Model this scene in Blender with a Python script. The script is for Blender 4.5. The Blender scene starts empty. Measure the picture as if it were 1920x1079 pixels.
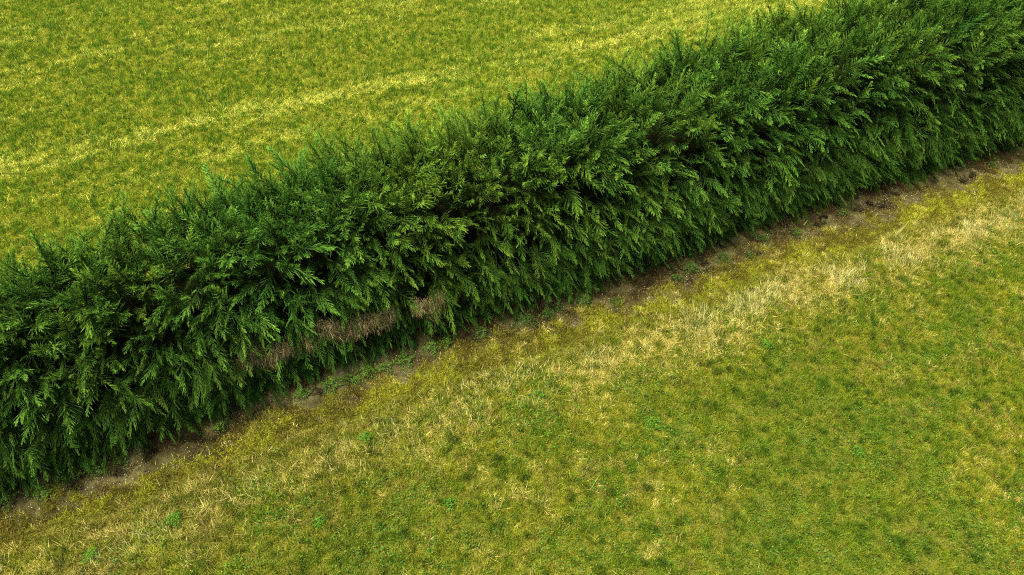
import bpy, math, random
import numpy as np
from mathutils import Vector

# ------------------------------------------------------------------ camera, sky, sun, exposure
sc = bpy.context.scene
CAM_H, PITCH = 10.0, math.radians(45)
FPX = 1450.0                       # focal length in pixels of a 1920 wide picture
cam_data = bpy.data.cameras.new('camera')
cam_data.sensor_width = 36.0
cam_data.lens = 36.0 * FPX / 1920.0
cam_data.clip_end = 3000
cam = bpy.data.objects.new('camera', cam_data)
sc.collection.objects.link(cam)
cam.location = (0, 0, CAM_H)
cam.rotation_euler = (math.pi / 2 - PITCH, 0, 0)
sc.camera = cam

SUN_EL, SUN_AZ = math.radians(72), math.radians(200)   # azimuth of the direction the light comes from, ccw from +X
w = bpy.data.worlds.new('World'); sc.world = w; w.use_nodes = True
nt = w.node_tree
sky = nt.nodes.new('ShaderNodeTexSky'); sky.sky_type = 'NISHITA'; sky.sun_disc = False
sky.sun_elevation = SUN_EL; sky.sun_rotation = math.pi / 2 - SUN_AZ
sky.dust_density = 6.0; sky.air_density = 1.0; sky.ozone_density = 0.3
nt.links.new(sky.outputs[0], nt.nodes['Background'].inputs[0])
nt.nodes['Background'].inputs[1].default_value = 0.11
sd = bpy.data.lights.new('sun', 'SUN'); sd.energy = 2.6; sd.angle = math.radians(12); sd.color = (1.0, 0.95, 0.84)
sun = bpy.data.objects.new('sun', sd); sc.collection.objects.link(sun)
dv = Vector((math.cos(SUN_EL) * math.cos(SUN_AZ), math.cos(SUN_EL) * math.sin(SUN_AZ), math.sin(SUN_EL)))
sun.rotation_euler = dv.to_track_quat('Z', 'Y').to_euler(); sun.location = dv * 60
sc.view_settings.view_transform = 'Standard'; sc.view_settings.look = 'None'
sc.view_settings.gamma = 1.0; sc.view_settings.use_curve_mapping = False
sc.view_settings.exposure = 1.52
sc.render.engine = 'CYCLES'
sc.cycles.max_bounces = 6; sc.cycles.diffuse_bounces = 3; sc.cycles.transmission_bounces = 3
sc.cycles.use_denoising = False
sc.cycles.filter_width = 1.15

rng = np.random.default_rng(11)
random.seed(5)
C = sc.collection

# ------------------------------------------------------------------ numbers helpers
def at(px, py, z=0.0):
    """the point at height z that the photograph shows at pixel (px, py)"""
    u = (px - 960) / FPX; v = (540 - py) / FPX
    d = np.array([u, math.cos(PITCH) + v * math.sin(PITCH), -math.sin(PITCH) + v * math.cos(PITCH)])
    t = (CAM_H - z) / -d[2]
    return np.array([d[0] * t, d[1] * t, z])

def project(P):
    x = P[:, 0]; y = P[:, 1]; z = P[:, 2] - CAM_H
    dep = y * math.cos(PITCH) - z * math.sin(PITCH)
    up = y * math.sin(PITCH) + z * math.cos(PITCH)
    return 960 + FPX * x / dep, 540 - FPX * up / dep, dep

def _hash(ix, iy, seed):
    h = (ix.astype(np.int64) * 374761393 + iy.astype(np.int64) * 668265263 + seed * 974634777) & 0xffffffff
    h = ((h ^ (h >> 13)) * 1274126177) & 0xffffffff
    return ((h ^ (h >> 16)) & 0xffffff) / float(0xffffff)

def vnoise(x, y, size, seed=0):
    x = np.asarray(x, float) / size + 1000.37; y = np.asarray(y, float) / size + 1000.71
    c, s = math.cos(seed * 1.7), math.sin(seed * 1.7)
    x, y = x * c - y * s, x * s + y * c
    ix = np.floor(x); iy = np.floor(y); fx = x - ix; fy = y - iy
    fx = fx * fx * (3 - 2 * fx); fy = fy * fy * (3 - 2 * fy)
    a = _hash(ix, iy, seed); b = _hash(ix + 1, iy, seed); c_ = _hash(ix, iy + 1, seed); d = _hash(ix + 1, iy + 1, seed)
    return (a * (1 - fx) + b * fx) * (1 - fy) + (c_ * (1 - fx) + d * fx) * fy

def fnoise(x, y, size, seed=0, octv=3):
    t = 0; amp = 1; tot = 0
    for k in range(octv):
        t = t + amp * vnoise(x, y, size / 2 ** k, seed + 7 * k); tot += amp; amp *= 0.55
    return t / tot

def spots(x, y, cell, rad, seed, prob=.5):
    """0..1, soft round clumps, at most one to a cell"""
    ix = np.floor(x / cell); iy = np.floor(y / cell); best = np.zeros(np.shape(x))
    for ox in (-1, 0, 1):
        for oy in (-1, 0, 1):
            jx = ix + ox + 5000; jy = iy + oy + 5000
            px = (ix + ox + _hash(jx, jy, seed)) * cell; py = (iy + oy + _hash(jx, jy, seed + 1)) * cell
            r = rad * (.5 + _hash(jx, jy, seed + 2)) * (_hash(jx, jy, seed + 3) < prob)
            d = np.hypot(x - px, y - py)
            best = np.maximum(best, np.clip(1.25 * (1 - d / (r + 1e-6)), 0, 1))
    return best

def sstep(a, b, x):
    t = np.clip((x - a) / (b - a), 0, 1)
    return t * t * (3 - 2 * t)

# the hedge's own axes: s runs along it, c runs across it away from the camera side
F0 = np.array([-7.3585, 5.7182]); D = np.array([0.90666, 0.42185]); N = np.array([-0.42185, 0.90666])
def sc_of(P):
    q = P[:, :2] - F0
    return q @ D, q @ N
def xy_of(s, c):
    s = np.asarray(s, float); c = np.asarray(c, float)
    return F0[0] + s * D[0] + c * N[0], F0[1] + s * D[1] + c * N[1]

FS = [-4, 0, 2.2, 4.4, 6.0, 7.6, 10.8, 14.7, 20.7, 26]
FC = [0.0, 0.0, .02, .17, .20, .18, .09, .25, 0.0, 0.0]
def front(s): return np.interp(s, FS, FC)
BS = [-4, 1.0, 2.5, 4.0, 5.8, 8.7, 12.2, 17.2, 26]
BC = [1.8, 1.9, 2.28, 2.34, 2.52, 2.62, 2.88, 3.02, 3.3]
def back(s): return np.interp(s, BS, BC)
def height(s): return 2.58 + 0.027 * np.clip(s, 0, 30)

# ------------------------------------------------------------------ mesh helpers
def mesh_obj(name, V, tris, mat, col=None, parent=None):
    me = bpy.data.meshes.new(name)
    V = np.ascontiguousarray(V, dtype=np.float32); T = np.ascontiguousarray(tris, dtype=np.int32)
    n = len(T); k = T.shape[1]
    me.vertices.add(len(V)); me.vertices.foreach_set('co', V.ravel())
    me.loops.add(n * k); me.loops.foreach_set('vertex_index', T.ravel())
    me.polygons.add(n); me.polygons.foreach_set('loop_start', np.arange(0, n * k, k, dtype=np.int32))
    if col is not None:
        a = me.attributes.new('Col', 'FLOAT_COLOR', 'POINT')
        cc = np.ones((len(V), 4), dtype=np.float32); cc[:, :3] = col
        a.data.foreach_set('color', cc.ravel())
    me.update(calc_edges=True)
    me.materials.append(mat)
    o = bpy.data.objects.new(name, me); C.objects.link(o)
    if parent is not None: o.parent = parent
    return o

def tag(o, label=None, cat=None, group=None, kind=None):
    if label: o['label'] = label
    if cat: o['category'] = cat
    if group: o['group'] = group
    if kind: o['kind'] = kind
    return o

def empty(name, loc, label, cat, group=None):
    o = bpy.data.objects.new(name, None); C.objects.link(o); o.location = loc
    o.empty_display_size = 0.2
    return tag(o, label, cat, group)

# ------------------------------------------------------------------ materials
def leaf_mat(name, translucent=0.25, rough=0.6, spec=0.25):
    m = bpy.data.materials.new(name); m.use_nodes = True; t = m.node_tree
    out = t.nodes['Material Output']; b = t.nodes['Principled BSDF']
    at_ = t.nodes.new('ShaderNodeAttribute'); at_.attribute_name = 'Col'
    geo = t.nodes.new('ShaderNodeNewGeometry')
    noi = t.nodes.new('ShaderNodeTexNoise'); noi.inputs['Scale'].default_value = 35; noi.inputs['Detail'].default_value = 2
    t.links.new(geo.outputs['Position'], noi.inputs['Vector'])
    mr = t.nodes.new('ShaderNodeMapRange'); mr.inputs['To Min'].default_value = 0.75; mr.inputs['To Max'].default_value = 1.25
    t.links.new(noi.outputs['Fac'], mr.inputs['Value'])
    mul = t.nodes.new('ShaderNodeVectorMath'); mul.operation = 'SCALE'
    t.links.new(at_.outputs['Color'], mul.inputs[0]); t.links.new(mr.outputs[0], mul.inputs['Scale'])
    t.links.new(mul.outputs[0], b.inputs['Base Color'])
    b.inputs['Roughness'].default_value = rough
    b.inputs['Specular IOR Level'].default_value = spec
    tr = t.nodes.new('ShaderNodeBsdfTranslucent'); t.links.new(mul.outputs[0], tr.inputs['Color'])
    mx = t.nodes.new('ShaderNodeMixShader'); mx.inputs[0].default_value = translucent
    t.links.new(b.outputs[0], mx.inputs[1]); t.links.new(tr.outputs[0], mx.inputs[2])
    t.links.new(mx.outputs[0], out.inputs['Surface'])
    return m

def noise_mat(name, cols, scale=6.0, rough=0.95, bump=0.6, bscale=60, dist=0.02):
    m = bpy.data.materials.new(name); m.use_nodes = True; t = m.node_tree
    b = t.nodes['Principled BSDF']; b.inputs['Roughness'].default_value = rough; b.inputs['Specular IOR Level'].default_value = 0.0
    geo = t.nodes.new('ShaderNodeNewGeometry')
    n1 = t.nodes.new('ShaderNodeTexNoise'); n1.inputs['Scale'].default_value = scale; n1.inputs['Detail'].default_value = 8; n1.inputs['Roughness'].default_value = 0.7
    t.links.new(geo.outputs['Position'], n1.inputs['Vector'])
    cr = t.nodes.new('ShaderNodeValToRGB'); el = cr.color_ramp.elements
    while len(el) < len(cols): el.new(0.5)
    for i, (p, c) in enumerate(cols):
        el[i].position = p; el[i].color = (*c, 1)
    t.links.new(n1.outputs['Fac'], cr.inputs[0]); t.links.new(cr.outputs[0], b.inputs['Base Color'])
    n2 = t.nodes.new('ShaderNodeTexNoise'); n2.inputs['Scale'].default_value = bscale; n2.inputs['Detail'].default_value = 5
    t.links.new(geo.outputs['Position'], n2.inputs['Vector'])
    bp = t.nodes.new('ShaderNodeBump'); bp.inputs['Strength'].default_value = bump; bp.inputs['Distance'].default_value = dist
    t.links.new(n2.outputs['Fac'], bp.inputs['Height']); t.links.new(bp.outputs[0], b.inputs['Normal'])
    return m

M_LAWN = noise_mat('thatch', [(0.3, (.035, .045, .008)), (0.5, (.10, .11, .015)), (0.7, (.19, .17, .04))], 14)
M_SOIL = noise_mat('soil', [(0.34, (.014, .011, .004)), (0.46, (.038, .032, .011)), (0.58, (.078, .070, .026)), (0.75, (.150, .138, .058))], 1.9, bscale=90)
M_INNER = noise_mat('shaded_twigs', [(0.3, (.004, .005, .002)), (0.7, (.012, .013, .004))], 20, bscale=40, dist=0.05)  # twig colour taken near black to paint the shade inside the hedge
M_NEEDLE = leaf_mat('cypress_foliage', 0.15, 0.7, 0.06)
M_GRASS = leaf_mat('grass_blades', 0.25, 0.8, 0.04)
M_WEED = leaf_mat('weed_leaves', 0.2, 0.6, 0.1)
M_STONE = leaf_mat('pebble', 0.0, 0.8, 0.2)

# ------------------------------------------------------------------ ground
def lawn_relief(x, y):
    return 0.05 * (fnoise(x, y, 3.5, 41) - .5) + 0.05 * (fnoise(x, y, .45, 43, 2) - .5)

def ground():
    gx = np.concatenate([[-400, -150, -60, -35], np.arange(-22, 22.01, .12), [35, 60, 150, 400]])
    gy = np.concatenate([[-400, -150, -50, -15], np.arange(1, 30.01, .12), [45, 90, 200, 600]])
    X, Y = np.meshgrid(gx, gy); Z = lawn_relief(X, Y)
    Z[np.abs(X) > 30] = 0; Z[(Y < 0) | (Y > 32)] = 0
    s, c = sc_of(np.stack([X.ravel(), Y.ravel()], 1)); c = c.reshape(X.shape)
    Z -= 0.04 * sstep(-1.3, -0.5, c) * (1 - sstep(3, 4, c)) + .0
    V = np.stack([X, Y, Z], -1).reshape(-1, 3)
    ny, nx = X.shape; i = np.arange((ny - 1) * (nx - 1)); r = i // (nx - 1); q = i % (nx - 1); a = r * nx + q
    o = mesh_obj('ground', V, np.stack([a, a + 1, a + nx + 1, a + nx], 1), M_LAWN)
    o['kind'] = 'structure'
    o.data.polygons.foreach_set('use_smooth', np.ones(len(o.data.polygons), bool))
ground()

def gz(x, y):
    s, c = sc_of(np.stack([np.ravel(x), np.ravel(y)], 1))
    return (np.ravel(lawn_relief(x, y)) - 0.04 * sstep(-1.3, -0.5, c) * (1 - sstep(3, 4, c))).reshape(np.shape(x))

# near edge of the bare soil, across offset as a function of s
SOIL_S = [-3, 0, 1.5, 3.0, 4.4, 6.0, 7.6, 9.2, 10.8, 12.7, 14.7, 17.5, 20.7, 25]
SOIL_C = [-.34, -.36, -.42, -.38, -.30, -.32, -.35, -.48, -.56, -.48, -.58, -.58, -.56, -.56]
def soil_edge(s): return np.interp(s, SOIL_S, SOIL_C) + 0.35 * (fnoise(s, s * 0, 1.1, 5) - .5)

def soil():
    ss = np.arange(-6, 30, .12); ks = np.linspace(0, 1, 30)
    S, K = np.meshgrid(ss, ks); near = soil_edge(ss)[None, :] - .40
    Cc = near + K * (3.6 - near)
    X, Y = xy_of(S, Cc)
    Z = gz(X, Y) - .02 + 0.035 * sstep(0, .06, K) + 0.03 * (fnoise(X, Y, .25, 77, 3) - .5) * sstep(0, .1, K)
    V = np.stack([X, Y, Z], -1).reshape(-1, 3)
    ny, nx = X.shape; i = np.arange((ny - 1) * (nx - 1)); r = i // (nx - 1); q = i % (nx - 1); a = r * nx + q
    o = mesh_obj('soil_strip', V, np.stack([a, a + 1, a + nx + 1, a + nx], 1), M_SOIL)
    o['kind'] = 'structure'
soil()

# ------------------------------------------------------------------ grass
PAL = {k: np.array(v) for k, v in dict(
    green=(.090, .160, .009), deep=(.024, .085, .009), yellow=(.255, .290, .018), olive=(.130, .132, .014),
    straw=(.430, .400, .105), pale=(.66, .62, .25), tan=(.24, .205, .045), brown=(.09, .065, .022), lime=(.22, .31, .02)).items()}

def pick(a, b, t):
    """each blade is one or the other"""
    return np.where((rng.random(len(t)) < t)[:, None], b, a)

def mixc(a, b, t): return a * (1 - t[:, None]) + b * t[:, None]

def scatter(n, near):
    """random points on the lawn that the camera (or one a step beside it) could see"""
    out = []
    tot = 0
    while tot < n:
        m = n
        if near: P = np.stack([rng.uniform(-9, 15, m), rng.uniform(2.6, 15.5, m)], 1)
        else: P = np.stack([rng.uniform(-19, 19, m), rng.uniform(6.5, 27, m)], 1)
        P3 = np.c_[P, np.zeros(m)]
        px, py, dep = project(P3)
        ok = (px > -380) & (px < 2300) & (py > -120) & (py < 1330)
        s, c = sc_of(P)
        if near: ok &= c < soil_edge(s) + 1.25 * (fnoise(P[:, 0], P[:, 1], .34, 171, 4) - .53) + rng.exponential(.08, m)
        else:
            ok &= c > back(s) - .9
            ok &= rng.random(m) < np.clip(17.0 / dep, .2, 1)
        out.append(P[ok]); tot += ok.sum()
    return np.concatenate(out)[:n]

def blades(P, h, lean, width, az, col, tipcol=None):
    n = len(P)
    _s, _c = sc_of(P); z = gz(P[:, 0], P[:, 1]) + .012 + .022 * (_c > soil_edge(_s) - .38) * (_c < 2)
    dx = np.cos(az); dy = np.sin(az)
    L = h
    tip = np.stack([P[:, 0] + dx * L * np.sin(lean), P[:, 1] + dy * L * np.sin(lean), z + L * np.cos(lean)], 1)
    wa = az + np.pi / 2 + rng.normal(0, .5, n)
    wx = np.cos(wa) * width / 2; wy = np.sin(wa) * width / 2
    b1 = np.stack([P[:, 0] - wx, P[:, 1] - wy, z - .020], 1); b2 = np.stack([P[:, 0] + wx, P[:, 1] + wy, z - .020], 1)
    V = np.stack([b1, b2, tip], 1).reshape(-1, 3)
    if tipcol is None: tipcol = col
    cc = np.stack([col, col, tipcol], 1).reshape(-1, 3)
    return V, np.arange(3 * n).reshape(-1, 3), cc

def far_field():
    n = 1800000
    P = scatter(n, False); x, y = P.T; s, c = sc_of(P)
    # mowing streaks run along the hedge, tufts are a hand wide
    tuft = fnoise(x, y * .8, .085, 3, 2)
    grain = vnoise(x, y, .04, 9)
    big = fnoise(s * .5, c, 3.2, 31, 3)
    band = np.exp(-((c - 8.85 + .05 * s + .15 * (fnoise(s, s * 0, 2.5, 33) - .5)) / .50) ** 2) + .65 * np.exp(-((c - 7.30 - .5 * (fnoise(s, s * 0, 2.0, 34) - .5)) / .42) ** 2)
    band = band + .7 * np.exp(-((c - 9.9 + .05 * s) / .5) ** 2) * sstep(9, 13, s) + .60 * sstep(.46, .62, fnoise(s * .18, c, .8, 35, 3)) * sstep(9.6, 11.5, c)
    band = band + .9 * np.exp(-((c - 8.9) / .5) ** 2 - ((s - 17.5) / 1.5) ** 2)
    wisp = .5 * fnoise(s * .6, c, .12, 51, 3) + .5 * fnoise(s * .12, c, .16, 52, 3)
    t = .9 * sstep(.38, .60, tuft * .78 + .22 * rng.random(n))
    base = mixc(PAL['yellow'][None], PAL['green'][None], t)
    base = mixc(base, PAL['deep'][None] * 1.5, .60 * sstep(.64, .80, tuft + .05 * (grain - .5)))
    dry = np.clip(sstep(.48, .57, wisp + .10 * (band - .9) + .12 * (rng.random(n) - .5)) * np.clip(.12 + .8 * band, 0, .85) + .45 * sstep(.76, .84, fnoise(s * .6, c, .14, 53, 2)), 0, 1)
    base = pick(base, PAL['straw'][None] * np.array([1., 1.08, .7]), .52 * dry)
    gr = sstep(.48, .70, fnoise(x, y, 2.6, 61, 3))
    base = mixc(base, PAL['green'][None] * 1.15, .30 * gr)
    base *= ((.84 + .76 * rng.random(n)) * (.66 + .72 * grain))[:, None] * np.array([1.04, 1., 1.])
    lying = rng.random(n) < (.10 + .6 * dry)
    h = (.6 + .8 * grain) * (.03 + .075 * sstep(.3, .75, tuft)) * (.6 + .8 * rng.random(n))
    lean = np.where(lying, rng.uniform(1.1, 1.45, n), np.abs(rng.normal(.35, .3, n)))
    h = np.where(lying, h * 1.4 + .03, h)
    width = .010 + .008 * rng.random(n)
    V, T, cc = blades(P, h, lean, width, rng.uniform(0, 2 * np.pi, n), base)
    o = mesh_obj('grass', V, T, M_GRASS, cc)
    tag(o, 'yellow green mown grass of the field behind the hedge', 'grass', kind='stuff')
far_field()

def near_lawn():
    n = 1550000
    P = scatter(n, True); x, y = P.T; s, c = sc_of(P)
    e = soil_edge(s); d = e - c                     # distance from the bare soil
    tuft = fnoise(x, y, .09, 103, 2); mid = fnoise(x, y, .30, 105, 3); big = fnoise(x, y, 1.9, 107, 3)
    fine = vnoise(x, y, .06, 109); grain = vnoise(x, y, .03, 110)
    px, py, dep = project(np.c_[P, np.zeros(n)])
    dry_band = np.exp(-((d - 1.0 - .4 * (big - .5)) / .58) ** 2)
    moss = 1 - sstep(.25, .75, d + .3 * (mid - .5))
    base = mixc(PAL['yellow'][None] * .8, PAL['green'][None], sstep(.35, .68, tuft * .45 + mid * .35 + fine * .2))
    base = pick(base, PAL['tan'][None], .45 * sstep(.56, .75, fnoise(x, y, .16, 111, 3)) )
    lush = sstep(.44, .60, fnoise(x, y, 2.2, 113, 3) + .06 * sstep(2, 5, d)) * sstep(1.6, 2.6, d)
    base = mixc(base, PAL['green'][None], .4 * lush)
    wob = .05 * (fnoise(x, y, .07, 187, 2) - .5)
    drk = spots(x + wob * 1.6, y - wob, .31, .080, 190, .42) * (d > .9) * (.5 + .5 * sstep(.35, .6, fnoise(x, y, 1.6, 185, 2)))
    drk = np.maximum(drk, .8 * spots(x - wob, y + wob, .15, .045, 195, .45) * (d > .5))
    base = mixc(base, PAL['deep'][None] * .8, .92 * drk)
    dry_band = dry_band * np.interp(s, [0, 5, 9, 12, 17, 21], [.50, .38, .65, 1.1, 1.1, .8])
    dry_band = dry_band * (.45 + .85 * sstep(.35, .6, fnoise(s, c, 1.3, 191, 3)))
    pal = dry_band * sstep(.38, .62, fnoise(s * .8, c, .10, 117, 3) + .12 * (rng.random(n) - .5))
    base = pick(base, PAL['straw'][None], .70 * pal)
    base = mixc(base, PAL['olive'][None], .3 * dry_band)
    base = pick(base, PAL['tan'][None] * .55, .38 * np.exp(-((d - .35) / .35) ** 2))
    mosscol = mixc(PAL['olive'][None], PAL['yellow'][None], sstep(.4, .65, mid))
    base = mixc(base, mosscol, .85 * moss)
    base = pick(base, PAL['tan'][None] * .6, .45 * (1 - sstep(-.15, .12, d + .35 * (fnoise(x, y, .22, 119, 2) - .5))))
    pp = sstep(.64, .76, fnoise(x, y, .15, 121, 3)) * (1 - lush) * .8
    base = pick(base, PAL['straw'][None], .5 * pp)
    left = sstep(9, 1, s)
    base = mixc(base, PAL['brown'][None] * 1.6, .30 * left * sstep(.40, .60, fnoise(x, y, .35, 181, 3)) * np.exp(-((d - 1.2) / 1.4) ** 2))
    base *= ((.78 + .70 * rng.random(n)) * (.62 + .76 * grain))[:, None] * np.array([1.10, 1., 1.])
    h = (.6 + .8 * grain) * (.025 + .05 * sstep(.3, .75, tuft) + .06 * drk) * (.6 + .8 * rng.random(n)) * (1 - .35 * moss)
    lying = rng.random(n) < (.12 + .35 * pal + .3 * pp)
    lean = np.where(lying, rng.uniform(1.0, 1.4, n), np.abs(rng.normal(.4, .3, n)))
    h = np.where(lying, h * 1.4 + .02, h)
    V, T, cc = blades(P, h, lean, .007 + .006 * rng.random(n), rng.uniform(0, 2 * np.pi, n), base)
    o = mesh_obj('grass', V, T, M_GRASS, cc)
    tag(o, 'green and yellow lawn grass on the near side of the hedge', 'grass', kind='stuff')

    # long bleached stalks leaning in the dry band
    m = 270000
    Q = scatter(m, True); s, c = sc_of(Q); d = soil_edge(s) - c
    k = np.interp(s, [0, 5, 9, 12, 17, 21], [.35, .4, .6, 1.3, 1.3, .7]) * np.exp(-((d - .95) / .36) ** 2) * sstep(.42, .66, fnoise(s, c, .5, 131, 3))
    Q = Q[rng.random(m) < k * .8]; m = len(Q)
    hh = rng.uniform(.05, .18, m)
    col = mixc(PAL['straw'][None], PAL['pale'][None], rng.random(m)) * (.8 + .3 * rng.random(m))[:, None]
    V, T, cc = blades(Q, hh, rng.uniform(.2, 1.2, m), .007 + .005 * rng.random(m), rng.normal(2.4, 1.1, m), col)
    o = mesh_obj('dry_grass', V, T, M_GRASS, cc)
    tag(o, 'bleached straw coloured long grass in a band beside the bare soil', 'dry grass', kind='stuff')

    # clover: small flat leaves low in the lawn
    m = 390000
    Q = scatter(m, True); s, c = sc_of(Q); d = soil_edge(s) - c
    f = fnoise(Q[:, 0], Q[:, 1], .8, 141, 4) * .6 + .4 * fnoise(Q[:, 0], Q[:, 1], .16, 143, 2)
    k = sstep(.50, .62, f + .05 * sstep(2, 5, d) - .05 * (d < 1.6)) * sstep(.3, 1.2, d)
    Q = Q[rng.random(m) < k * .30]; m = len(Q)
    r = rng.uniform(.008, .018, m); a0 = rng.uniform(0, 6.28, m); z = gz(Q[:, 0], Q[:, 1]) + rng.uniform(.025, .075, m)
    vs = []
    tx = rng.normal(0, .35, (m, 2))
    for j in range(3):
        a = a0 + j * 2.094
        ox = np.cos(a) * r; oy = np.sin(a) * r
        vs.append(np.stack([Q[:, 0] + ox, Q[:, 1] + oy, z + ox * tx[:, 0] + oy * tx[:, 1]], 1))
    V = np.stack(vs, 1).reshape(-1, 3)
    col = mixc(PAL['deep'][None] * 1.2, PAL['green'][None] * 1.1, rng.random(m) ** 1.2)
    li = rng.random(m) < .06; col[li] = PAL['lime'] * .6
    cc = np.repeat(col * (.7 + .6 * rng.random(m))[:, None], 3, 0)
    o = mesh_obj('clover', V, np.arange(3 * m).reshape(-1, 3), M_WEED, cc)
    tag(o, 'dark green clover patches growing in the near lawn', 'clover', kind='stuff')
near_lawn()

# pebbles, litter on the bare soil
def litter():
    m = 20000
    s = rng.uniform(-5, 25, m); c = soil_edge(s) + rng.uniform(-.12, 1.25, m) ** 1.0
    k = sstep(.38, .6, fnoise(s, c, .45, 151, 3)); keep = rng.random(m) < .15 + .85 * k; s = s[keep]; c = c[keep]; m = len(s)
    x, y = xy_of(s, c); z = gz(x, y) + .02
    O = np.array([(1, 0, 0), (0, 1, 0), (-1, 0, 0), (0, -1, 0), (0, 0, .7), (0, 0, -.7)], float)
    Tt = np.array([(0, 1, 4), (1, 2, 4), (2, 3, 4), (3, 0, 4), (1, 0, 5), (2, 1, 5), (3, 2, 5), (0, 3, 5)])
    r = rng.uniform(.003, .010, m) * np.where(rng.random(m) < .05, 1.7, 1)
    a = rng.uniform(0, 6.28, m)
    sx = r * rng.uniform(.7, 1.6, m)
    X = O[None, :, 0] * sx[:, None]; Yy = O[None, :, 1] * r[:, None]
    V = np.stack([x[:, None] + X * np.cos(a)[:, None] - Yy * np.sin(a)[:, None],
                  y[:, None] + X * np.sin(a)[:, None] + Yy * np.cos(a)[:, None],
                  z[:, None] + O[None, :, 2] * r[:, None]], -1).reshape(-1, 3)
    T = (Tt[None] + 6 * np.arange(m)[:, None, None]).reshape(-1, 3)
    col = mixc(np.array([[.10, .06, .03]]), np.array([[.50, .45, .27]]), rng.random(m) ** 1.5)
    o = mesh_obj('gravel', V, T, M_STONE, np.repeat(col, 6, 0))
    tag(o, 'small pale stones and chips strewn on the bare soil', 'gravel', kind='stuff')
    # dead needles and thin dry grass on the soil
    n = 150000
    s = rng.uniform(-5, 25, n); c = soil_edge(s) + rng.beta(1.5, 1.1, n) * 1.2 - .1
    dk = sstep(.42, .58, fnoise(s, c, .5, 161, 4) + .35 * (c - soil_edge(s) - .45)); keep = rng.random(n) < .12 + .88 * dk; s, c, dk = s[keep], c[keep], dk[keep]; n = len(s)
    x, y = xy_of(s, c)
    col = pick(PAL['tan'][None] * .6, np.array([[.045, .028, .010]]), .25 + .65 * dk); col = col * (.5 + rng.random(n))[:, None]
    V, T, cc = blades(np.stack([x, y], 1), rng.uniform(.02, .06, n), rng.uniform(.9, 1.5, n), np.full(n, .009), rng.uniform(0, 6.28, n), col)
    V[:, 2] += .006
    o = mesh_obj('leaf_litter', V, T, M_GRASS, cc)
    tag(o, 'brown dead needles and dry wisps lying on the bare soil', 'litter', kind='stuff')
litter()

# ------------------------------------------------------------------ cypress shoots
def shoot_proto(seed, n_br=36, flat=.55, fan=1.0):
    """one plume, axis along +Z and one unit long. Returns verts, tris, t along the axis, q along the branchlet"""
    r = np.random.default_rng(seed)
    V = []; T = []; A = []; Q = []
    def tri(p, t, q):
        i = len(V); V.extend(p); A.extend(t); Q.extend(q); T.append((i, i + 1, i + 2))
    bend = r.normal(0, .05, 2)
    def axis(t): return np.array([bend[0] * t * t, bend[1] * t * t, t])
    # stem: three sided tapered
    for k in range(3):
        a0 = k * 2.094; a1 = a0 + 2.094
        for j in range(4):
            t0, t1 = j / 4, (j + 1) / 4; r0, r1 = .011 * (1 - t0) + .002, .011 * (1 - t1) + .001
            p = [axis(t0) + r0 * np.array([math.cos(a0), math.sin(a0), 0]), axis(t0) + r0 * np.array([math.cos(a1), math.sin(a1), 0]),
                 axis(t1) + r1 * np.array([math.cos(a1), math.sin(a1), 0]), axis(t1) + r1 * np.array([math.cos(a0), math.sin(a0), 0])]
            tri((p[0], p[1], p[2]), (t0, t0, t1), (0, 0, 0)); tri((p[0], p[2], p[3]), (t0, t1, t1), (0, 0, 0))
    pl = r.uniform(0, 6.28)
    for i in range(n_br):
        t = .10 + .88 * (i + r.uniform(-.3, .3)) / n_br
        t = min(max(t, .05), .985)
        side = 1 if i % 2 else -1
        az = pl + (0 if side > 0 else math.pi) + r.normal(0, flat)
        if i % 4 == 3: az = pl + math.pi / 2 * side + r.normal(0, .5)
        env = (min(t / .22, 1)) ** .6 * (1 - t) ** .75
        L = (.34 * env + .045) * r.uniform(.7, 1.2) * fan
        ang = math.radians(56 - 28 * t) * r.uniform(.8, 1.15)
        out = np.array([math.cos(az), math.sin(az), 0.0])
        d = out * math.sin(ang) + np.array([0, 0, math.cos(ang)])
        curl = r.uniform(.0, .35)
        def pt(q):  # bends forward towards the tip
            return axis(t) + d * L * q + np.array([0, 0, 1]) * curl * L * q * q * .5
        side_v = np.cross(d, r.normal(0, 1, 3)); side_v /= np.linalg.norm(side_v)
        side_w = np.cross(d, side_v)
        w0 = .025
        # core ribbon
        for (qa, qb) in ((0, .5), (.5, 1)):
            wa = w0 * (1 - qa * .45) * .5; wb = w0 * (1 - qb * .93) * .5
            a_, b_ = pt(qa), pt(qb)
            tri((a_ - side_v * wa, a_ + side_v * wa, b_ + side_v * wb), (t,) * 3, (qa, qa, qb))
            tri((a_ - side_w * wa, a_ + side_w * wa, b_ - side_w * wb), (t,) * 3, (qa, qa, qb))
        ns = max(2, int(7 * L / .25))
        for j in range(ns):
            q = .06 + .70 * (j + r.uniform(0, .7)) / ns
            sgn = 1 if j % 2 else -1
            sv = side_v * sgn if r.random() < .6 else side_w * sgn
            sl = (.040 * (1 - q * .5)) * r.uniform(.7, 1.25)
            sd = sv * .52 + d * .85 + r.normal(0, .10, 3)
            p0 = pt(q); wv = np.cross(sd, r.normal(0, 1, 3)); wv /= np.linalg.norm(wv) + 1e-9
            wv = wv * .011
            tri((p0 - wv, p0 + wv, p0 + sd * sl), (t,) * 3, (q, q, min(1, q + .25)))
    return np.array(V), np.array(T), np.array(A), np.array(Q)

PROTO = [shoot_proto(100 + i, n_br=int(n), flat=f, fan=fa) for i, (n, f, fa) in enumerate(
    [(34, .35, 1), (30, .5, .85), (36, .3, 1.05), (30, .9, .8), (33, .4, .95), (36, .6, .75), (28, .7, 1.1), (34, .25, .9)])]

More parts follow.
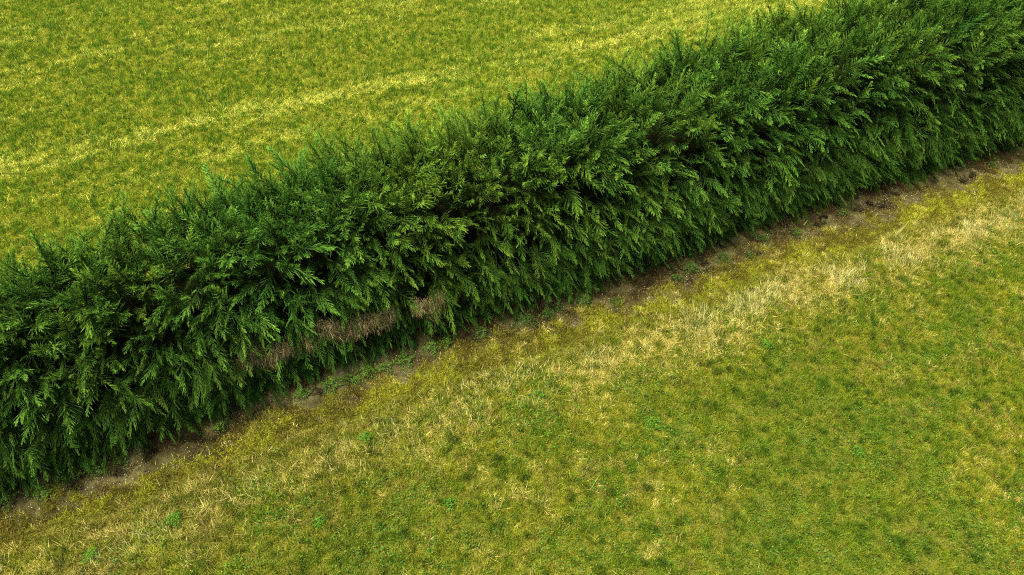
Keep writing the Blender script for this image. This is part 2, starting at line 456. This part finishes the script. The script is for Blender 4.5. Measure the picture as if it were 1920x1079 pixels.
def frames(dirs, roll):
    d = dirs / np.linalg.norm(dirs, axis=1, keepdims=True)
    ref = np.tile([0.13, 0.31, 0.94], (len(d), 1)); alt = np.abs((d * ref).sum(1)) > .95
    ref[alt] = [1, 0, 0]
    x = np.cross(ref, d); x /= np.linalg.norm(x, axis=1, keepdims=True); y = np.cross(d, x)
    c, s = np.cos(roll)[:, None], np.sin(roll)[:, None]
    return x * c + y * s, -x * s + y * c, d

NEW = np.array((.205, .370, .036)); MIDG = np.array((.056, .150, .014)); OLD_SHADE = np.array((.012, .045, .005)); TWIG = np.array((.022, .030, .006))  # old foliage green, deepened as painted shade between the shoots
BLUE = np.array((.030, .105, .022)); DEAD = np.array((.06, .034, .010)); DEADP = np.array((.14, .085, .022))

def shoots_mesh(pos, dirs, length, wid, droop, tone, vigour, dead=None, shade_leaf=1.0):
    """numpy arrays, one entry per shoot; returns verts, tris, colours"""
    n = len(pos); which = rng.integers(0, len(PROTO), n); roll = rng.uniform(0, 6.28, n)
    X, Y, Z = frames(dirs, roll)
    Vs, Ts, Cs = [], [], []; off = 0
    side = rng.normal(0, .12, (n, 2))
    for k, (pv, pt, pa, pq) in enumerate(PROTO):
        idx = np.nonzero(which == k)[0]
        if not len(idx): continue
        L = length[idx][:, None]; W = (length[idx] * wid[idx])[:, None]
        P = (pos[idx][:, None, :] + (pv[None, :, 0] * W)[..., None] * X[idx][:, None, :] + (pv[None, :, 1] * W)[..., None] * Y[idx][:, None, :]
             + (pv[None, :, 2] * L)[..., None] * Z[idx][:, None, :])
        rr = np.sqrt(pv[:, 0] ** 2 + pv[:, 1] ** 2)
        bendt = (np.clip(pv[:, 2], 0, 1.3) ** 2 + .6 * rr)[None, :]
        P[..., 2] -= droop[idx][:, None] * L * bendt
        P[..., 0] += side[idx, 0][:, None] * L * bendt; P[..., 1] += side[idx, 1][:, None] * L * bendt
        tn = tone[idx][:, None, None]; vg = vigour[idx][:, None, None]
        f = np.clip(.05 + .60 * pq + .50 * pa ** 2, 0, 1)[None, :, None]
        col = OLD_SHADE * (1 - f) + MIDG * f
        tipm = np.clip((pq * .6 + pa * .7 - .45) * 1.3, 0, 1)[None, :, None] * vg
        col = col * (1 - tipm) + NEW * tipm
        blue = col * np.array([.68, .95, 1.1])
        col = col * (1 - np.clip(-tn, 0, 1)) + blue * np.clip(-tn, 0, 1)
        yel = col * np.array([1.5, 1.12, .8])
        col = col * (1 - np.clip(tn, 0, 1)) + yel * np.clip(tn, 0, 1)
        col = col * shade_leaf                      # older inner foliage, darkened further to paint shade in gaps and low down
        stem = ((pq == 0) & (rr < .02))[None, :, None]
        col = np.where(stem, TWIG, col)
        if dead is not None:
            dd = dead[idx][:, None, None]
            dc = DEAD * (1 - f) + DEADP * f
            col = col * (1 - dd) + dc * dd
        col = col * rng.uniform(.8, 1.2, (len(idx), 1, 1))
        Vs.append(P.reshape(-1, 3)); Cs.append(np.broadcast_to(col, P.shape).reshape(-1, 3))
        nv = len(pv); Ts.append((pt[None] + nv * np.arange(len(idx))[:, None, None] + off).reshape(-1, 3)); off += nv * len(idx)
    return np.concatenate(Vs), np.concatenate(Ts), np.concatenate(Cs)

# cross section of the hedge, u in [0,1]: front foot -> front shoulder -> top -> back shoulder -> back foot
def section(s, u, inset=0.0):
    """point on the hedge's body surface and its outward normal (in across / up terms)"""
    H = height(s) - .30; fr = front(s) + .30; bk = back(s) + .05
    mid = (fr + bk) / 2; half = (bk - fr) / 2
    th = np.pi * (1 - u)                              # pi = front foot, pi/2 = top
    e = .46
    cx = np.sign(np.cos(th)) * np.abs(np.cos(th)) ** e; cz = np.sin(th) ** e
    lean = 1 - .05 * cz                               # batter: slightly narrower at the top
    c = mid + (half - inset) * cx * lean + .14 * (1 - sstep(0, .45, cz)) * (np.cos(th) < 0)
    z = (H - inset) * cz
    nx = np.sign(np.cos(th)) * np.abs(np.cos(th)) ** (2 - e) / half; nz = np.sin(th) ** (2 - e) / H
    k = np.sqrt(nx * nx + nz * nz)
    return c, z, nx / k, nz / k

hx, hy = xy_of(9.0, 1.3)
hedge = empty('hedge', (float(hx), float(hy), 0.0), 'long thick dark green conifer hedge running diagonally between two lawns', 'hedge')
HO = np.array([float(hx), float(hy), 0.0])

def undercut(s):  # where the photo shows the foliage lifted off the ground
    return np.exp(-((s - 4.2) / .75) ** 2) + np.exp(-((s - 5.9) / .95) ** 2) + .6 * np.exp(-((s - 7.4) / .5) ** 2)

# twiggy inside as a closed core, interior shade put into its colour
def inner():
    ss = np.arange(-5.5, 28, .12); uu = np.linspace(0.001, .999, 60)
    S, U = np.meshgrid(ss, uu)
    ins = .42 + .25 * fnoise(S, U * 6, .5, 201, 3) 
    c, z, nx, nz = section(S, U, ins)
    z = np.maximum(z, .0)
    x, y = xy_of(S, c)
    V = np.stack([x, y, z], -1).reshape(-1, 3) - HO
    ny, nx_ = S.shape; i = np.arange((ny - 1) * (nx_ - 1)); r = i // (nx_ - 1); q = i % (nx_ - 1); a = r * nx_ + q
    mesh_obj('shaded_core', V, np.stack([a, a + 1, a + nx_ + 1, a + nx_], 1), M_INNER, parent=hedge)
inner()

def body_shoots(n, kind):
    s = rng.uniform(-5.2, 27.5, n)
    # equal spread over the arc: walk u so that front and top get their share
    tab = np.linspace(0.0005, .9995, 800); c, z, *_ = section(np.full(800, 9.0), tab)
    arc = np.r_[0, np.cumsum(np.hypot(np.diff(c), np.diff(z)))]; arc /= arc[-1]
    dens = 1 + 1.2 * np.exp(-((tab - .42) / .24) ** 2)     # more growth along the sheared top
    dens = dens + .7 * np.exp(-((tab - .08) / .10) ** 2)
    wgt = np.r_[0, np.cumsum(np.diff(arc) * dens[1:])]; wgt /= wgt[-1]
    u = np.interp(rng.random(n), wgt, tab)
    c, z, nx, nz = section(s, u)
    arcc = np.interp(u, tab, arc) * 7.0
    lump = fnoise(s, arcc, .9, 211, 3)
    gap = fnoise(s, arcc, .45, 213, 2)
    keep = rng.random(n) < (.30 + .9 * sstep(.30, .55, gap))
    uc = undercut(s); keep &= ~((z < .72) & (nx < 0) & (rng.random(n) < np.clip(uc, 0, .72)))
    keep &= z > .02
    s, u, c, z, nx, nz, lump, arcc = [a[keep] for a in (s, u, c, z, nx, nz, lump, arcc)]; n = len(s)
    depth = {'outer': .10 * rng.random(n), 'mid': .05 + .2 * rng.random(n), 'fill': .12 + .36 * rng.random(n)}[kind] - .30 * (lump - .5)
    c2 = c - nx * depth; z2 = np.maximum(z - nz * depth, .05)
    x, y = xy_of(s, c2); pos = np.stack([x, y, z2], 1)
    nw = np.stack([nx * N[0], nx * N[1], nz], 1)
    zz = z2 / height(s)
    front_f = sstep(.98, .62, zz) * (nx < 0)          # 0 along the crest, 1 low on the front face
    top_f = sstep(.72, .92, zz)
    fan = np.interp(s, [0, 6, 12, 20], [-.25, .0, .18, .34])
    rnd = rng.normal(0, 1, (n, 3))
    dirs = nw * (.75 + .25 * front_f)[:, None] + rnd * (.46 + .20 * top_f)[:, None]
    dirs[:, 2] += top_f * .42 + .25 * (1 - top_f) * sstep(.35, .8, zz) + front_f * (.75 * zz - .36)
    lf = .40 * top_f * (u < .5); dirs[:, 0] -= N[0] * lf; dirs[:, 1] -= N[1] * lf
    dirs[:, 0] += D[0] * fan * front_f; dirs[:, 1] += D[1] * fan * front_f
    length = {'outer': .52 + .44 * rng.random(n) ** 1.3, 'mid': .36 + .24 * rng.random(n), 'fill': .28 + .2 * rng.random(n)}[kind] * (1 - .34 * front_f)
    droop = .03 + .24 * front_f + rng.uniform(-.12, .18, n)
    tonef = fnoise(s, arcc, 2.2, 221, 3)
    tone = np.clip((tonef - .5) * 4 + rng.normal(0, .35, n), -1, 1) * .45
    vig = np.clip(rng.normal(.55, .30, n) + .22 * top_f, 0, 1.15) * sstep(-.1, .55, zz)
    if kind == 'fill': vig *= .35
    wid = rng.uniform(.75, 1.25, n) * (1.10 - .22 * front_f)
    return shoots_mesh(pos, dirs, length, wid, droop, tone, vig, shade_leaf={'outer': 1.0, 'mid': .82, 'fill': .48}[kind])  # deeper layers dimmed so the gaps between plumes look shaded

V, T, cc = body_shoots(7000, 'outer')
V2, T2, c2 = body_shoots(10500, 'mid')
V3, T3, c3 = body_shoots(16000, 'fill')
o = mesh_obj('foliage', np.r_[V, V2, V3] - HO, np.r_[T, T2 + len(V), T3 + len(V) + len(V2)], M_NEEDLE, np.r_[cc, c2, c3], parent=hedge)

# single shoots that stand clear of the hedge: (pixel of the tip, length, lean to the left)
def single(name, px, py, z, L, dirv, droop=0.02, tone=0.0, vig=.5, dead=None, wid=1.0, label=None):
    p = at(px, py, z); d = np.array(dirv, float); d /= np.linalg.norm(d)
    base = p - d * L
    dd = None if dead is None else np.array([dead])
    V, T, cc = shoots_mesh(base[None], d[None], np.array([L]), np.array([wid]), np.array([droop]), np.array([tone]), np.array([vig]), dd)
    o = mesh_obj(name, V - base, T, M_NEEDLE, cc, parent=hedge); o.location = base - HO
    if label: o['label'] = label
    return o
for (px, py, L, lx) in [(672, 232, .95, -.35), (612, 278, .85, -.5), (642, 262, .7, -.45), (528, 305, .7, -.4), (806, 232, .65, -.1),
                        (1065, 158, .6, .0), (372, 345, .7, -.1), (205, 410, .65, -.2), (1185, 98, .6, -.1), (1330, 75, .65, .1),
                        (1450, 55, .7, .05), (1600, 8, .75, -.1), (905, 208, .6, -.15), (1395, 68, .6, 0), (260, 420, .6, .15),
                        (430, 345, .6, .1), (745, 255, .6, -.3), (560, 300, .6, -.3), (980, 180, .55, .1), (1130, 140, .6, -.2), (1260, 92, .6, .1)]:
    s_, c_ = sc_of(at(px, py, 2.6)[None])
    single('shoot', px, py, float(height(s_)[0]) + .12, L, (lx, .35, 1), .03, random.uniform(-.6, .1), random.uniform(.1, .45), wid=.75)
for (px, py, L, lx, ly) in [(820, 335, .75, .1, -.1), (1215, 190, .7, .15, 0), (1290, 155, .65, -.1, 0), (940, 250, .6, -.2, 0), (1100, 205, .65, .1, .1),
                            (1430, 110, .7, .1, -.1), (1575, 60, .6, .1, 0), (1690, 70, .65, .2, 0), (1750, 95, .7, .3, -.1), (1860, 60, .7, .2, 0),
                            (590, 385, .7, -.3, 0), (715, 330, .7, -.2, -.1), (470, 425, .65, -.2, 0), (235, 480, .65, .05, 0), (185, 560, .6, .1, -.2),
                            (110, 590, .6, .2, -.2), (60, 640, .6, .2, -.3), (345, 440, .6, .1, 0), (290, 530, .6, -.2, -.2), (1530, 140, .65, .2, -.1),
                            (1060, 260, .65, .1, -.2), (870, 420, .7, .3, -.4), (1640, 150, .6, .2, -.2), (400, 540, .6, -.1, -.3), (1350, 220, .7, .2, -.2)]:
    s_, c_ = sc_of(at(px, py, 2.6)[None])
    single('shoot', px, py, float(height(s_)[0]) + .05, L, (lx, ly, 1), .08, random.uniform(-.1, .8), random.uniform(.6, 1), wid=1.1)
# rusty dead sprigs
for (px, py) in [(645, 405), (960, 385), (1150, 190), (500, 450), (90, 545), (95, 575), (700, 375), (1740, 85), (1030, 250), (235, 452), (1640, 45), (1500, 165)]:
    front_p = py > 945 - .35 * px - 260
    z = 1.6 if front_p else 2.2
    single('dead_sprig', px, py, z, .42, (random.uniform(-.5, .5), -.5, .6), .2, .2, .3, dead=.85, wid=1.2, label='rusty brown dead sprig among the green shoots')

# dead brown skirts under the lifted foliage, low green boughs under them
def skirt(px0, py0, px1, py1, z, n, width, label):
    t = rng.random(n); w_ = rng.normal(0, 1, n)
    a = at(px0, py0, z); b = at(px1, py1, z)
    pos = a[None] * (1 - t[:, None]) + b[None] * t[:, None]
    edge = np.sqrt(np.clip(1 - (2 * t - 1) ** 2, .05, 1))
    dz = rng.uniform(-.5, 1, n) * width * edge
    pos[:, 2] += dz + .10 * np.sin(t * 9 + px0); pos[:, 0] += N[0] * (.24 + .25 * dz); pos[:, 1] += N[1] * (.24 + .25 * dz); pos += rng.normal(0, .035, pos.shape)
    dirs = np.stack([-N[0] * .7 + rng.normal(0, .4, n), -N[1] * .7 + rng.normal(0, .4, n), -.65 + rng.normal(0, .25, n)], 1)
    m = n * 45
    bp = pos[rng.integers(0, n, m)] + rng.normal(0, .05, (m, 3)); dd = dirs[rng.integers(0, n, m)] * .5 + np.array([-N[0] * .3, -N[1] * .3, -.4]) + rng.normal(0, .38, (m, 3))
    dd /= np.linalg.norm(dd, axis=1)[:, None]; tipp = bp + dd * rng.uniform(.04, .13, (m, 1)); wv = np.cross(dd, rng.normal(0, 1, (m, 3))); wv /= np.linalg.norm(wv, axis=1)[:, None]; wv *= .004
    V = np.stack([bp - wv, bp + wv, tipp], 1).reshape(-1, 3); T = np.arange(3 * m).reshape(-1, 3)
    cc = np.repeat(mixc(np.array([[.08, .062, .022]]), np.array([[.33, .28, .11]]), rng.random(m) ** 1.3), 3, 0)
    o = mesh_obj('dead_skirt', V - HO, T, M_NEEDLE, cc, parent=hedge); o['label'] = label
skirt(445, 704, 545, 676, .75, 90, .10, 'pale brown dead fringe nearest the left end of the hedge')
skirt(570, 662, 690, 624, .75, 150, .13, 'largest brown dead fringe under the lifted foliage')
skirt(684, 632, 745, 612, .76, 40, .08, 'narrow brown dead fringe running on from the largest one')
skirt(785, 602, 838, 584, .75, 45, .09, 'small brown dead fringe at the right end of the undercut')

def foot(n):
    s = rng.uniform(-5, 27, n); keep = rng.random(n) > .93 * np.clip(undercut(s), 0, 1); s = s[keep]; n = len(s)
    c = front(s) + rng.uniform(.18, .52, n); z = .12 + 1.05 * rng.random(n) ** 1.3; c = c - .10 * (z > .6)
    x, y = xy_of(s, c); pos = np.stack([x, y, z], 1)
    fan = np.interp(s, [0, 6, 12, 20], [-.25, .0, .18, .34])
    dirs = np.stack([-N[0] * .8 + D[0] * fan + rng.normal(0, .45, n), -N[1] * .8 + D[1] * fan + rng.normal(0, .45, n), .0 + rng.normal(0, .35, n)], 1)
    V, T, cc = shoots_mesh(pos, dirs, rng.uniform(.30, .60, n), rng.uniform(.8, 1.2, n), rng.uniform(.15, .5, n), rng.uniform(-.3, .3, n), rng.uniform(0, .9, n) * sstep(0, 1.1, z), shade_leaf=.60)  # shade of the lower front put into the bough colours
    V[:, 2] = np.maximum(V[:, 2], .0)
    o = mesh_obj('lower_skirt', V - HO, T, M_NEEDLE, cc, parent=hedge); o['label'] = 'darker drooping skirt of boughs brushing the ground'
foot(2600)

def low_boughs(n):
    s = rng.uniform(3.0, 8.4, n); keep = rng.random(n) < np.clip(undercut(s) + .15, 0, 1); s = s[keep]; n = len(s)
    c = front(s) + rng.uniform(.22, .62, n); z = rng.uniform(.05, .42, n)
    x, y = xy_of(s, c); pos = np.stack([x, y, z], 1)
    dirs = np.stack([-N[0] + rng.normal(0, .5, n), -N[1] + rng.normal(0, .4, n), .15 + rng.normal(0, .2, n)], 1)
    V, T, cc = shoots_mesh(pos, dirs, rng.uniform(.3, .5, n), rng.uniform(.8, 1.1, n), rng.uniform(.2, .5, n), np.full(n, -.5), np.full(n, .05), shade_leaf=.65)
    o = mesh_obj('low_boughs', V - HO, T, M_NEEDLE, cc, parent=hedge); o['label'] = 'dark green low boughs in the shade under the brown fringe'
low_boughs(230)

# ------------------------------------------------------------------ weeds
def leafy(rad, n, seed, hgt=.08, green=(.070, .135, .008)):
    r = np.random.default_rng(seed); V = []; T = []; Cc = []
    for i in range(n):
        a = r.uniform(0, 6.28); q = rad * math.sqrt(r.random()) * (1 + .35 * math.sin(3 * a + seed)); h = hgt * (1 - (q / rad) ** 2 * .6) * r.uniform(.5, 1.1)
        p = np.array([q * math.cos(a), q * math.sin(a), max(h, .012)])
        l = r.uniform(.014, .03); b = r.uniform(0, 6.28); up = r.uniform(-.3, .6)
        f = np.array([math.cos(b), math.sin(b), up]); sd_ = np.array([-math.sin(b), math.cos(b), r.normal(0, .3)])
        k = len(V)
        V += [p - f * l * .5, p + sd_ * l * .35, p + f * l * .6, p - sd_ * l * .35]
        T += [(k, k + 1, k + 2), (k, k + 2, k + 3)]
        g = r.uniform(.5, 1.5); Cc += [np.array(green) * g] * 4
    return np.array(V), np.array(T), np.array(Cc)

def stems(rad, n, seed, hgt, col):
    r = np.random.default_rng(seed); V = []; T = []; Cc = []
    for i in range(n):
        a = r.uniform(0, 6.28); q = rad * .35 * math.sqrt(r.random()); o_ = rad * r.uniform(.4, 1.1)
        p0 = np.array([q * math.cos(a), q * math.sin(a), -.005]); a2 = a + r.normal(0, .5)
        p1 = np.array([o_ * math.cos(a2), o_ * math.sin(a2), hgt * r.uniform(.2, 1.1)])
        wv = np.array([-math.sin(a2), math.cos(a2), 0]) * .0035; k = len(V)
        V += [p0 - wv, p0 + wv, p1]; T += [(k, k + 1, k + 2)]; Cc += [col * r.uniform(.5, 1.5)] * 3
    return np.array(V), np.array(T), np.array(Cc)

ORD = ['', 'second ', 'third ', 'fourth ', 'fifth ', 'sixth ', 'seventh ', 'eighth ', 'ninth ', 'tenth ', 'eleventh ', 'twelfth ', 'thirteenth ', 'fourteenth ',
       'fifteenth ', 'sixteenth ', 'seventeenth ', 'eighteenth ', 'nineteenth ', 'twentieth ', 'twenty-first ', 'twenty-second ', 'twenty-third ',
       'twenty-fourth ', 'twenty-fifth ', 'twenty-sixth ', 'twenty-seventh ', 'twenty-eighth ', 'twenty-ninth ', 'thirtieth ']
def ordinal(i, n, what, where):
    if i == 0: return 'leftmost %s %s' % (what, where)
    if i == n - 1: return 'rightmost %s %s' % (what, where)
    return '%s%s from the left %s' % (ORD[i], what, where)

LEAFY = [(10, 940, .15), (80, 925, .16), (117, 897, .13), (150, 884, .12), (187, 879, .14), (228, 864, .11), (412, 801, .10), (565, 742, .14),
         (621, 722, .18), (651, 712, .12), (670, 714, .10), (686, 698, .17), (722, 690, .13), (758, 677, .18), (809, 655, .16), (836, 644, .12), (905, 627, .16),
         (984, 600, .20), (1028, 590, .15), (1046, 578, .11), (1094, 564, .17), (1157, 566, .12), (1269, 522, .11), (1297, 503, .17), (1356, 485, .16),
         (1405, 478, .10), (1432, 449, .12), (1492, 437, .13), (1580, 401, .12), (1860, 310, .12)]
DARK = [(130, 917, .13), (215, 886, .13), (285, 846, .10), (350, 821, .11), (377, 820, .11), (395, 822, .09), (415, 803, .09), (484, 775, .14),
        (497, 763, .12), (534, 761, .12), (592, 738, .15), (886, 635, .13), (961, 617, .16), (1010, 581, .11), (1065, 587, .10), (1219, 528, .12),
        (1317, 492, .15), (1337, 505, .11), (1357, 503, .10), (1422, 472, .10), (1523, 405, .11), (1547, 405, .09), (1540, 417, .13), (1612, 392, .13),
        (1631, 382, .11), (1655, 385, .12), (1686, 365, .11), (1752, 340, .12), (1807, 335, .14), (1825, 327, .10)]
def size_word(r): return 'large ' if r >= .16 else ('small ' if r <= .11 else '')
for i, (px, py, r) in enumerate(sorted(LEAFY)):
    p = at(px, py, .02); z = float(gz(p[0], p[1])) + .015
    t = empty('leafy_weed', (p[0], p[1], z), ordinal(i, len(LEAFY), size_word(r) + 'green leafy weed', 'on the bare soil beside the hedge'), 'weed', 'leafy weeds along the bare soil')
    V, T, cc = leafy(r * 1.0, int(9000 * r * r), 300 + i, .12, (.055, .120, .009) if px < 900 else (.032, .078, .008)); mesh_obj('leaves', V, T, M_WEED, cc, parent=t)
    V, T, cc = stems(r, 40, 400 + i, .07, np.array((.05, .07, .02))); mesh_obj('stems', V, T, M_WEED, cc, parent=t)
for i, (px, py, r) in enumerate(sorted(DARK)):
    p = at(px, py, .02); z = float(gz(p[0], p[1])) + .012
    rr_ = np.random.default_rng(900 + i); Vl, Tl, Cl, off = [], [], [], 0
    for j in range(7):
        v_, t_, c_ = stems(r * rr_.uniform(.6, 1.0), 55, 500 + 9 * i + j, .06, np.array((.024, .020, .008)) * rr_.uniform(.6, 1.5))
        v_ = v_ + np.array([rr_.normal(0, r * .5), rr_.normal(0, r * .3), 0]); Vl.append(v_); Tl.append(t_ + off); Cl.append(c_); off += len(v_)
    V, T, cc = np.concatenate(Vl), np.concatenate(Tl), np.concatenate(Cl)
    o = mesh_obj('withered_weed', V, T, M_WEED, cc); o.location = (p[0], p[1], z); o.rotation_euler.z = .4
    tag(o, ordinal(i, len(DARK), size_word(r) + 'dark withered weed tuft', 'on the bare soil beside the hedge'), 'weed', 'dark withered tufts along the bare soil')

def straw_tuft(px, py, r, h, seed, label, lean=.0):
    p = at(px, py, .0); z = float(gz(p[0], p[1]))
    V, T, cc = stems(r, 20, seed, h, np.array((.46, .41, .14))); V[:, 0] += V[:, 2] * lean
    o = mesh_obj('straw_tuft', V, T, M_GRASS, cc); o.location = (p[0], p[1], z)
    tag(o, label, 'dry grass tuft', 'pale straw tufts standing in the dry band')
ST = [(1507, 482, .12, .28), (1468, 510, .12, .26), (1556, 484, .07, .28), (1675, 448, .12, .24), (1684, 438, .07, .26), (1712, 425, .10, .20),
      (1195, 590, .09, .2), (1120, 625, .09, .2), (1040, 640, .08, .18), (645, 800, .10, .22), (600, 790, .08, .2), (400, 880, .09, .2), (188, 938, .07, .22)]
for i, (px, py, r, h) in enumerate(sorted(ST)):
    straw_tuft(px, py, r, h, 600 + i, ordinal(i, len(ST), 'pale straw tuft', 'standing in the dry grass band'), random.uniform(-.4, .4))

LG = [(328, 977, .12), (172, 1044, .11), (686, 826, .11), (1437, 653, .12), (600, 985, .10), (1010, 745, .09), (1225, 800, .14), (1605, 852, .10), (845, 950, .09)]
for i, (px, py, r) in enumerate(sorted(LG)):
    p = at(px, py, .0); z = float(gz(p[0], p[1])) + .02
    t = empty('lawn_weed', (p[0], p[1], z), ordinal(i, len(LG), 'bright green weed clump', 'growing in the near lawn'), 'weed', 'bright green weed clumps in the near lawn')
    V, T, cc = leafy(r, int(13000 * r * r), 700 + i, .09); mesh_obj('leaves', V, T, M_WEED, cc * np.array([.8, 1.1, 1.0]), parent=t)
